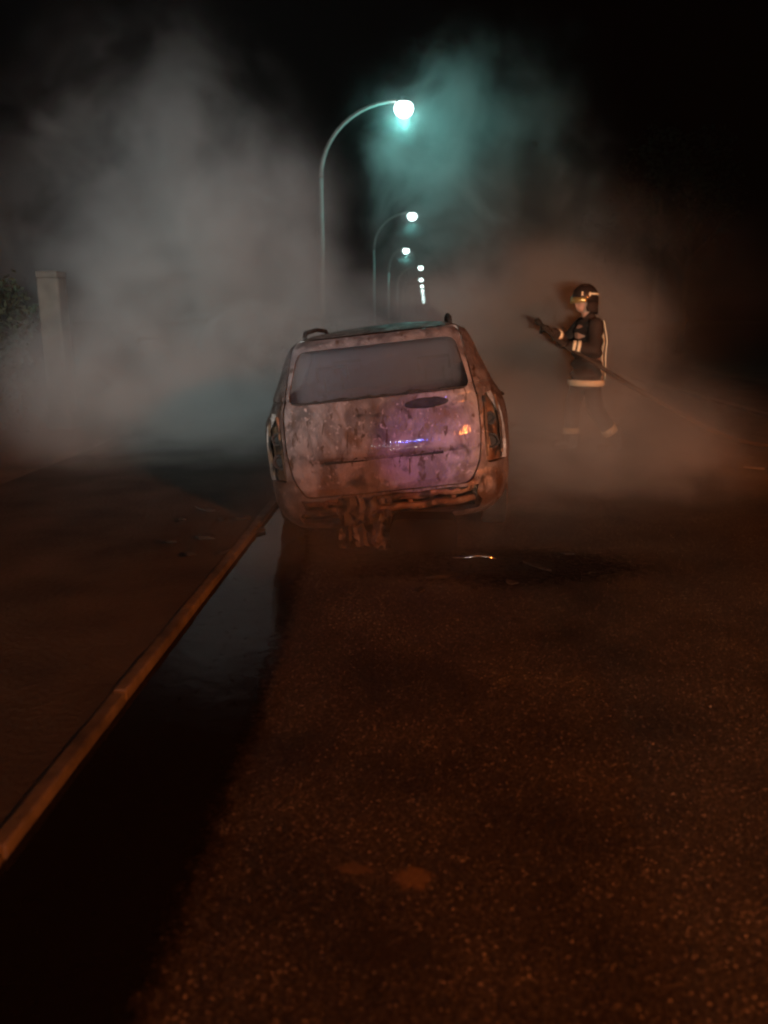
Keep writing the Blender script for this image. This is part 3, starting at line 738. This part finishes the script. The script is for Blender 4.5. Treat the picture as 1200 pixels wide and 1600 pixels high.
for s in (-1, 1): blob(bm, HEADC + Vector((-.005, s * .079, -.015)), .024, (.8, .35, 1.3)); blob(bm, HEADC + Vector((.094, s * .032, .008)), .012)
blob(bm, HEADC + Vector((.098, 0, -.065)), .02, (.5, 1.3, .45))
for L_ in (LEG_N, LEG_F): capsules(bm, L_, [.095, .065, .045])
for A_ in (ARM_N, ARM_F): capsules(bm, A_, [.06, .048, .034])
link('body', remesh(bm, .011, 4), M_skin, FF)
# coat: flared to the hips, sleeves
bm = bmesh.new()
for z, rx, ry in ((.80, .20, .235), (.90, .195, .23), (1.02, .185, .225), (1.15, .18, .225), (1.28, .185, .235), (1.40, .175, .235), (1.48, .13, .20), (1.555, .085, .105)):
    blob(bm, (.01 + .012 * (z - .8), 0, z), 1, (rx, ry, .085))
for A_ in (ARM_N, ARM_F): capsules(bm, A_, [.092, .078, .058])
coat = remesh(bm, .014, 5)
for v in coat.vertices:
    n = noise.noise(Vector((v.co.x * 7, v.co.y * 7, v.co.z * 4))) * .012; v.co += v.normal * n
link('coat', coat, M_coat, FF)
bm = bmesh.new()
for L_ in (LEG_N, LEG_F): capsules(bm, L_, [.115, .092, .085])
capsules(bm, [(0, -.06, .93), (0, .06, .93)], [.13, .13])
tr = remesh(bm, .014, 5)
for v in tr.vertices: v.co += v.normal * noise.noise(v.co * 9) * .009
link('trousers', tr, M_coat, FF)
def band(a, b, t0, t1, ra, rb, nm='reflective_band', out=.009):
    a, b = Vector(a), Vector(b); bm = bmesh.new()
    tube(bm, [a.lerp(b, t0), a.lerp(b, (t0 + t1) / 2), a.lerp(b, t1)], [ra + (rb - ra) * t_ + out for t_ in (t0, (t0 + t1) / 2, t1)], 18, True); return obj(nm, bm, M_tape, FF, True)
def hoop(z0, z1, rx, ry, cx=.01):
    bm = bmesh.new(); P = []
    for k in range(36):
        a = 2 * math.pi * k / 36; wob = .006 * noise.noise((math.cos(a) * 3, math.sin(a) * 3, z0))
        P.append([bm.verts.new((cx + (rx + o_ + wob) * math.cos(a), (ry + o_ + wob) * math.sin(a), z)) for z, o_ in ((z0, 0), (z1, 0), (z1, .006), (z0, .006))])
    for k in range(36):
        A, B = P[k], P[(k + 1) % 36]
        for q in range(4): bm.faces.new((A[q], B[q], B[(q + 1) % 4], A[(q + 1) % 4]))
    return obj('reflective_band', bm, M_tape, FF, True)
hoop(.775, .845, .203, .240)
for t0 in (.60, .80): band(ARM_N[1], ARM_N[2], t0, t0 + .13, .078, .058)
band(ARM_F[1], ARM_F[2], .62, .78, .078, .058)
for L_ in (LEG_N, LEG_F): band(L_[1], L_[2], .60, .78, .092, .085)
# upright tapes down the back and over the shoulder
for yy in (-.02, .12):
    bm = bmesh.new(); zs = [.85 + .056 * k for k in range(13)]
    A = []
    for z in zs:
        rx = .187 if z < 1.05 else (.178 if z < 1.2 else .186 - max(0, z - 1.3) * .28)
        x = .01 - rx * math.sqrt(max(0, 1 - (yy / .235) ** 2)) - .010
        A.append([bm.verts.new((x - d, yy + e, z)) for e, d in ((-.025, 0), (.025, 0), (.025, .006), (-.025, .006))])
    for a, b in zip(A, A[1:]):
        for q in range(4): bm.faces.new((a[q], a[(q + 1) % 4], b[(q + 1) % 4], b[q]))
    obj('reflective_band', bm, M_tape, FF, True)
# gloves with five bent fingers round the hose
def glove(wrist, grip, axis, palm_dir, thumb_side):
    """grip: point on the hose axis; fingers wrap a 4.5 cm hose"""
    bm = bmesh.new(); w_, g_ = Vector(wrist), Vector(grip); ax = Vector(axis).normalized(); pd = Vector(palm_dir).normalized(); pd = (pd - ax * pd.dot(ax)).normalized(); ot = ax.cross(pd)
    pc_ = g_ - pd * .048
    capsules(bm, [w_, w_.lerp(pc_, .6)], [.045, .036])
    for k in range(4): capsules(bm, [pc_ + ax * (-.034 + .023 * k), w_.lerp(pc_, .55) + ax * (-.02 + .013 * k)], [.016, .02])
    for k, ln in enumerate((.88, 1.0, .96, .78)):
        c_ = g_ + ax * (-.036 + .024 * k)
        pts = [c_ + (-pd * math.cos(R(a)) + ot * math.sin(R(a))) * .042 for a in (25, 80, 135, 135 + 55 * ln)]
        capsules(bm, pts, [.0125, .0118, .011, .0095])
    c_ = g_ + ax * (.052 * thumb_side)
    capsules(bm, [pc_ + ax * .03 * thumb_side, c_ - ot * .036 - pd * .02, c_ - ot * .038 + pd * .02, g_ + ax * .03 * thumb_side + pd * .042 - ot * .012], [.018, .014, .0125, .011])
    return link('glove', remesh(bm, .006, 2), M_glove, FF)
HN, HF = Vector((.395, .165, 1.255)), Vector((.50, -.045, 1.405))
hose_dir = (HF - HN).normalized()
glove(ARM_N[2], HN, hose_dir, HN - Vector(ARM_N[2]), 1); glove(ARM_F[2], HF, hose_dir, HF - Vector(ARM_F[2]), 1)
for L_ in (LEG_N, LEG_F):
    bm = bmesh.new(); an = Vector(L_[2]); toe = an + Vector((.16, 0, 0)); low = .055
    tp = R(-24) if L_ is LEG_N else 0
    capsules(bm, [an + Vector((0, 0, .12)), an], [.066, .06]); capsules(bm, [Vector((an.x - .04, an.y, low)), Vector((an.x + .08, an.y, low)), Vector((an.x + .19, an.y, low * .85))], [.052, .052, .045])
    bo = remesh(bm, .01, 3)
    zmin = min(v.co.z for v in bo.vertices)
    for v in bo.vertices: v.co.z = max(v.co.z, .004)
    link('boot', bo, M_boot, FF)
# helmet, crest, visor, neck cape
Hc = HEADC + Vector((-.005, 0, .035))
bm = bmesh.new(); lathe(bm, [(0, .155), (.05, .15), (.095, .125), (.127, .075), (.138, .01), (.140, -.045), (.132, -.045), (.12, .06), (0, .14)], 32, Matrix.Translation(Hc) @ Matrix.Diagonal((1.12, .92, 1, 1)))
he = obj('helmet', bm, M_helm, FF, True)
bm = bmesh.new(); tube(bm, [Hc + Vector((.15 * math.cos(R(a)), 0, .152 * math.sin(R(a)) + .004)) for a in range(20, 165, 12)], .013, 8); obj('crest', bm, M_helm, he, True)
def visor(z0, z1, rr, a0, a1, nm, m_, par):
    bm = bmesh.new(); A = []
    for k in range(19):
        a = R(a0 + (a1 - a0) * k / 18); e = 1 - .25 * abs(k - 9) / 9
        A.append([bm.verts.new(Hc + Vector(((r_ * 1.14) * math.cos(a), r_ * .94 * math.sin(a), z))) for r_, z in ((rr, z1), (rr + .006, z0 + (z1 - z0) * (1 - e)), (rr + .002, z0 + (z1 - z0) * (1 - e)), (rr - .004, z1))])
    for a, b in zip(A, A[1:]):
        for q in range(4): bm.faces.new((a[q], a[(q + 1) % 4], b[(q + 1) % 4], b[q]))
    bm.faces.new(A[0][::-1]); bm.faces.new(A[-1]); return obj(nm, bm, m_, par, True)
visor(-.062, .012, .143, -78, 78, 'visor', M_visor, he)
visor(.035, .060, .137, 95, 265, 'helmet_stripe', M_tape, he)
visor(-.18, -.04, .135, 82, 278, 'neck_cape', M_coat, he)
for yy in (.045, .085):
    bm = bmesh.new(); box(bm, Hc + Vector((.03, .126 if yy < .06 else .118, .045 if yy < .06 else .05)) + Vector((yy - .06) * Vector((1.6, 0, 0)) if False else Vector(((yy - .06) * 2.2, 0, 0))), (.018, .006, .045)); obj('helmet_marking', bm, M_tape, he)

# hose from nozzle past the hip to the road, off to the right
HS = thing('fire_hose', 'dark fire hose held by the firefighter and trailing to the right across the road', 'hose')
MF = FF.matrix_basis
import mathutils
MF = Matrix.Translation(FF.location) @ Matrix.Rotation(R(192), 4, 'Z')
loc = [HF + hose_dir * .06, HF, HN, Vector((.20, .30, 1.13)), Vector((-.05, .36, .98)), Vector((-.38, .34, .80))]
W = [MF @ p for p in loc] + [Vector((3.05, 9.62, .47)), Vector((3.6, 9.7, .20)), Vector((4.2, 9.85, .045)), Vector((4.9, 9.4, .036)), Vector((5.25, 7.4, .036)), Vector((5.0, 4.5, .036)), Vector((5.2, 1.0, .036)), Vector((4.4, -3.0, .036)), Vector((2.6, -7.0, .036)), Vector((2.1, -9.5, .06)), Vector((1.66, -9.9, .7))]
pts = []
for i in range(len(W) - 1):
    g_ = [W[max(0, min(len(W) - 1, j))] for j in (i - 1, i, i + 1, i + 2)]
    for k in range(8): pts.append(Vector([cr(g_[0][c], g_[1][c], g_[2][c], g_[3][c], k / 8) for c in range(3)]))
pts.append(W[-1])
for p in pts: p.z = max(p.z, .030)
bm = bmesh.new(); tube(bm, pts, .024, 10); obj('hose_line', bm, mat('hose_canvas', (.045, .032, .024), .9, 0, .3, 30), HS, True)
M_brass = mat('nozzle_metal', (.10, .09, .08), .4, .7)
nz = MF @ (HF + hose_dir * .05); nd = (MF.to_3x3() @ hose_dir).normalized()
q_ = nd.to_track_quat('Z', 'Y').to_matrix().to_4x4()
bm = bmesh.new(); lathe(bm, [(0, 0), (.030, 0), (.034, .03), (.024, .05), (.022, .08), (.036, .10), (.040, .15), (.036, .165), (.02, .165), (.02, .13), (0, .13)], 20, Matrix.Translation(nz) @ q_); obj('nozzle', bm, M_brass, HS, True)
bm = bmesh.new(); tube(bm, [nz + nd * .07, nz + nd * .07 + Vector((0, 0, -.10))], [.016, .018], 10); obj('pistol_grip', bm, M_brass, HS, True)

# ------------------------------------------------------------------ fire engine parked behind the camera: its lights are what lights the wreck
M_red = mat('red_paint', (.42, .018, .014), .3, 0, .08, 3, coat=.5)
M_dark = mat('black_trim', (.02, .02, .02), .5)
M_glass = mat('cab_glass', (.02, .025, .03), .06)
M_alu = mat('shutter_aluminium', (.45, .45, .45), .45, .6)
M_lens = mat('lit_headlamp', (.9, .9, .9), .2, emit=(1, .86, .74), estr=60)
M_flood = mat('lit_floodlight', (.9, .9, .9), .2, emit=(1, .62, .30), estr=30)
M_blue = mat('lit_blue_beacon', (.05, .08, .6), .2, emit=(.06, .09, 1.0), estr=160)
FE = thing('fire_engine', 'red fire engine with lit headlights and blue beacon behind the photographer', 'fire engine', (-.2, -7.5, 0), 0)
bm = bmesh.new(); box(bm, (0, -1.0, 1.75), (2.4, 2.0, 2.1), bev=.12); obj('cab', bm, M_red, FE)
bm = bmesh.new(); box(bm, (0, -4.35, 1.85), (2.44, 4.6, 2.3), bev=.05); obj('equipment_body', bm, M_red, FE)
bm = bmesh.new(); box(bm, (0, -3.4, .62), (2.1, 6.4, .3)); obj('chassis', bm, M_dark, FE)
bm = bmesh.new(); box(bm, (0, .03, .58), (2.4, .28, .36), bev=.05); obj('bumper', bm, M_alu, FE)
bm = bmesh.new(); box(bm, (0, .0, 2.18), (2.05, .03, .85), bev=.01); obj('windscreen', bm, M_glass, FE)
bm = bmesh.new()
for k in range(5): box(bm, (0, .012, 1.05 + .1 * k), (1.3, .03, .05))
obj('grille', bm, M_dark, FE)
for s in (-1, 1):
    bm = bmesh.new(); box(bm, (s * 1.205, -.85, 2.15), (.02, 1.0, .7), bev=.005); obj('side_window', bm, M_glass, FE)
    bm = bmesh.new(); box(bm, (s * 1.36, .05, 2.25), (.2, .1, .45), bev=.03); tube(bm, [(s * 1.18, -.02, 2.4), (s * 1.32, .03, 2.38)], .02, 8); obj('mirror', bm, M_dark, FE)
    bm = bmesh.new(); lathe(bm, [(0, .03), (.09, .025), (.13, 0), (.14, -.02), (0, -.02)], 24, Matrix.Translation((s * .92, .03, .92)) @ Matrix.Rotation(R(-90), 4, 'X')); hl = obj('headlight', bm, M_lens, FE, True)
    spot('headlight_beam', (s * .92, .12, .92), ((-2.9, 11.5, 1.0) if s < 0 else (1.75, 12.0, 1.6)), HEAD_W * (.55 if s < 0 else 1), HEAD_COL, R(17), 1.0, .10, FE)
    for yy in (-1.3, -5.2):
        Mw = Matrix.Translation((s * 1.03, yy, .47)) @ Matrix.Rotation(s * R(90), 4, 'Y')
        bm = bmesh.new(); lathe(bm, [(0, .08), (.12, .08), (.26, .05), (.28, .12), (.0, .12)][:3] + [(.27, -.1), (0, -.1)], 24, Mw); wh = obj('wheel', bm, M_alu, FE, True)
        bm = bmesh.new(); lathe(bm, [(.27, .13), (.42, .14), (.47, .08), (.47, -.1), (.42, -.14), (.27, -.13), (.27, .13)], 36, Mw); obj('tyre', bm, M_dark, wh, True)
    for yy in (-2.9, -4.35, -5.8):
        bm = bmesh.new()
        for k in range(14): box(bm, (s * 1.228, yy, 1.35 + .1 * k), (.012, 1.25, .085))
        obj('roller_shutter', bm, M_alu, FE)
bm = bmesh.new(); box(bm, (0, -.9, 2.85), (1.5, .3, .1), bev=.03); lb_ = obj('light_bar', bm, M_dark, FE)
bm = bmesh.new(); lathe(bm, [(.10, 0), (.10, .12), (.07, .18), (0, .2)], 20, Matrix.Translation((.68, -2.2, 4.66)) @ Matrix.Diagonal((1, 1, -1, 1))); obj('blue_beacon', bm, M_blue, FE, True)
bm = bmesh.new(); tube(bm, [(.15, -2.2, 2.9), (.15, -2.2, 3.8), (.15, -2.2, 4.9)], [.06, .045, .03], 12); tube(bm, [(-.15, -2.2, 4.85), (.75, -2.2, 4.85)], .02, 8); tube(bm, [(.68, -2.2, 4.85), (.68, -2.2, 4.64)], .02, 8); obj('light_mast', bm, M_alu, FE, True)
for x_ in (.02, .20):
    bm = bmesh.new(); box(bm, (x_, -2.16, 4.97), (.18, .10, .16), bev=.02); wl = obj('work_lamp', bm, M_dark, FE)
    bm = bmesh.new(); box(bm, (x_, -2.105, 4.97), (.15, .012, .12)); obj('lens', bm, M_lens, wl)
    spot('work_lamp_beam', (x_, -2.05, 4.97), (-.15, 5.6, .9), WORK_W / 2, (1, .97, .95), R(14), .9, .03, FE)
spot('beacon_beam', (.68, -2.08, 4.55), (.06, 5.4, .74), BLUE_W, (.08, .12, 1.0), R(3.2), .8, .035, FE)   # the turning beacon's beam on the wreck
FT = thing('floodlight_tripod', 'tall tripod with two lit amber flood lights on the right pavement behind the photographer', 'floodlight', (7.0, -5.0, .04))
for k in range(3):
    bm = bmesh.new(); a = R(90 + 120 * k); tube(bm, [(0, 0, 1.25), (.75 * math.cos(a), .75 * math.sin(a), .02)], .02, 8); obj('leg', bm, M_alu, FT, True)
bm = bmesh.new(); tube(bm, [(0, 0, .5), (0, 0, 2.2), (0, 0, 4.1)], [.035, .03, .022], 10); tube(bm, [(-.3, 0, 4.1), (.3, 0, 4.1)], .02, 8); obj('mast', bm, M_alu, FT, True)
for k in (-1, 1):
    bm = bmesh.new(); box(bm, (k * .26, .06, 4.2), (.42, .12, .32), bev=.02); fl = obj('floodlight', bm, M_dark, FT)
    bm = bmesh.new(); box(bm, (k * .26, .125, 4.2), (.36, .012, .26)); obj('lens', bm, M_flood, fl)
    spot('floodlight_beam', (k * .26, .30, 4.2), (.9, 6.8, .2), FLOOD_W / 2, FLOOD_COL, R(84), .9, .5, FT)
bm = bmesh.new(); lathe(bm, [(0, -.16), (.08, -.15), (.13, -.05), (.14, .03), (.12, .03), (0, .0)], 24, Matrix.Translation((-.62, -.82, 3.08)) @ Matrix.Rotation(R(-90), 4, 'X')); sl = obj('added_smoke_lamp', bm, M_dark, FE, True)  # lamp added over the cab only to brighten the left smoke
bm = bmesh.new(); lathe(bm, [(0, .045), (.118, .034), (.118, .03), (0, .03)], 24, Matrix.Translation((-.62, -.82, 3.08)) @ Matrix.Rotation(R(-90), 4, 'X')); obj('lens', bm, M_lens, sl, True)
spot('added_smoke_lamp_beam', (-.62, -.70, 3.08), (-2.9, 12.5, 3.1), SMOKE_LAMP_W, SMOKE_LAMP_COL, R(27), 1.0, .08, FE)

# ------------------------------------------------------------------ smoke and hazy air
def smoke(name, label, c, r, dens, nscale, lo, hi, colr=(.95, .95, .96), seed=0.0, core=.25, warp=.55, step=1.0, stretch=(1, 1, 1), boxy=False):
    bm = bmesh.new()
    if boxy: bmesh.ops.create_cube(bm, size=2.0)
    else: bmesh.ops.create_icosphere(bm, subdivisions=3, radius=1.0)
    for v in bm.verts: v.co = Vector((v.co.x * r[0], v.co.y * r[1], v.co.z * r[2])) * 1.03
    m = bpy.data.materials.new(name); m.use_nodes = True; t = m.node_tree; t.nodes.clear(); L = t.links.new
    out = t.nodes.new('ShaderNodeOutputMaterial'); pv = t.nodes.new('ShaderNodeVolumePrincipled'); L(pv.outputs[0], out.inputs['Volume'])
    pv.inputs['Color'].default_value = (*colr, 1); pv.inputs['Anisotropy'].default_value = .05
    tc = t.nodes.new('ShaderNodeTexCoord')
    def vm(op, a, b):
        n = t.nodes.new('ShaderNodeVectorMath'); n.operation = op; L(a, n.inputs[0])
        if b is not None: n.inputs[1].default_value = b
        return n
    def mt(op, a, b):
        n = t.nodes.new('ShaderNodeMath'); n.operation = op; L(a, n.inputs[0])
        if isinstance(b, (int, float)): n.inputs[1].default_value = b
        else: L(b, n.inputs[1])
        return n.outputs[0]
    def rng(v, a, b, c0, c1):
        n = t.nodes.new('ShaderNodeMapRange'); n.interpolation_type = 'SMOOTHSTEP'
        for k, x in zip(('From Min', 'From Max', 'To Min', 'To Max'), (a, b, c0, c1)): n.inputs[k].default_value = x
        L(v, n.inputs['Value']); return n.outputs['Result']
    dist = vm('LENGTH', vm('DIVIDE', tc.outputs['Object'], r).outputs[0], None).outputs['Value']
    if boxy:
        sx = t.nodes.new('ShaderNodeSeparateXYZ'); L(vm('ABSOLUTE', vm('DIVIDE', tc.outputs['Object'], r).outputs[0], None).outputs[0], sx.inputs[0])
        dist = mt('MAXIMUM', mt('MAXIMUM', sx.outputs[0], sx.outputs[1]), sx.outputs[2])
    pos = vm('MULTIPLY', vm('ADD', tc.outputs['Object'], (seed * 7.3, seed * 3.1, seed * 5.7)).outputs[0], stretch).outputs[0]
    n1 = t.nodes.new('ShaderNodeTexNoise'); n1.inputs['Scale'].default_value = nscale; n1.inputs['Detail'].default_value = 5; n1.inputs['Roughness'].default_value = .62; n1.inputs['Distortion'].default_value = .6; L(pos, n1.inputs['Vector'])
    n2 = t.nodes.new('ShaderNodeTexNoise'); n2.inputs['Scale'].default_value = nscale * .45; n2.inputs['Detail'].default_value = 3; L(pos, n2.inputs['Vector'])
    wd = mt('ADD', dist, mt('MULTIPLY', mt('SUBTRACT', n2.outputs['Fac'], .5), warp * 2))
    fall = mt('MULTIPLY', rng(wd, core, .95, 1, 0), rng(dist, .50, 1.0, 1, 0))
    L(mt('MULTIPLY', mt('MULTIPLY', fall, rng(n1.outputs['Fac'], lo, hi, .06, 1)), dens), pv.inputs['Density'])
    m.cycles.volume_step_rate = step
    o = obj(name, bm, m, None, True); o.location = c
    tag(o, label, 'smoke', kind='stuff'); return o
def pxc(x, y, Y): return at(x, y, Y)
smoke('smoke_cloud', 'thick pale grey smoke drifting left of the burnt car', pxc(345, 490, 12.5), (3.3, 4.0, 3.6), .85, .75, .38, .60, seed=1.0, core=.24, warp=.9)
smoke('smoke_cloud', 'thin grey smoke rising high at the left', pxc(200, 330, 14.5), (4.3, 4.4, 4.2), .50, .62, .44, .62, seed=2.0, core=.05, warp=.9)
smoke('smoke_cloud', 'pale brown smoke behind the right side of the burnt car', pxc(785, 555, 12.0), (3.2, 2.8, 2.1), 1.9, .8, .36, .60, seed=3.0, core=.30, warp=.6)
smoke('smoke_cloud', 'low brown smoke creeping over the road right of the burnt car', pxc(900, 725, 8.0), (3.1, 2.5, 1.3), .62, .9, .32, .62, seed=4.0, core=.20, warp=.5)
smoke('smoke_cloud', 'dim greenish veil of smoke over the road beyond the firefighter', Vector((3.6, 17.0, 2.2)), (5.0, 2.6, 3.0), .28, .55, .36, .62, seed=9.0, core=.25, warp=.5)
smoke('smoke_cloud', 'wispy smoke glowing green below the nearest street lamp', pxc(740, 290, 23.5), (5.4, 4.6, 4.9), .70, .46, .46, .66, seed=5.6, core=.06, warp=.8)
smoke('smoke_cloud', 'thin dim smoke over the road behind the burnt car', Vector((-.2, 4.75, .32)), (1.7, 1.0, .62), .20, 1.4, .35, .65, seed=6.0, core=.2, warp=.3)
cs = smoke('smoke_cloud', 'grey smoke filling the cabin of the burnt car', Vector((-.29, 6.91, .94)), (.70, 1.45, .50), 5.0, 1.2, .1, .35, (.56, .58, .68), seed=7.0, core=.9, warp=.03, boxy=True)
cs.rotation_euler = (0, -ROLL, R(-.6))
smoke('smoke_cloud', 'low brown smoke over the verge at the left', pxc(230, 640, 9.4), (3.0, 2.9, 1.6), .75, .8, .36, .62, seed=8.0, core=.15, warp=.6)
for i_, nm_, r_ in ((0, 'nearest', 1.5), (1, 'second', 1.7), (2, 'third', 1.9)):  # added volumes imitating the soft glare round the first lamps
    X_ = (-.53, -.54, -1.33)[i_]
    smoke('smoke_cloud', 'thin volume added for the glow round the %s street lamp' % nm_, Vector((X_, 24.5 * (i_ + 1), 7.2)), (r_, r_, r_), .11, .8, .2, .5, seed=11.0 + i_, core=.0, warp=.05)
bm = bmesh.new(); box(bm, (0, 180, 5.3), (330, 520, 12.8))
mh = bpy.data.materials.new('haze'); mh.use_nodes = True; th = mh.node_tree; th.nodes.clear()
oh = th.nodes.new('ShaderNodeOutputMaterial'); ph = th.nodes.new('ShaderNodeVolumePrincipled'); th.links.new(ph.outputs[0], oh.inputs['Volume'])
ph.inputs['Color'].default_value = (.8, .82, .84, 1); ph.inputs['Density'].default_value = .00035
tag(obj('haze', bm, mh), 'thin smoky night air over the whole street', 'haze', kind='stuff')
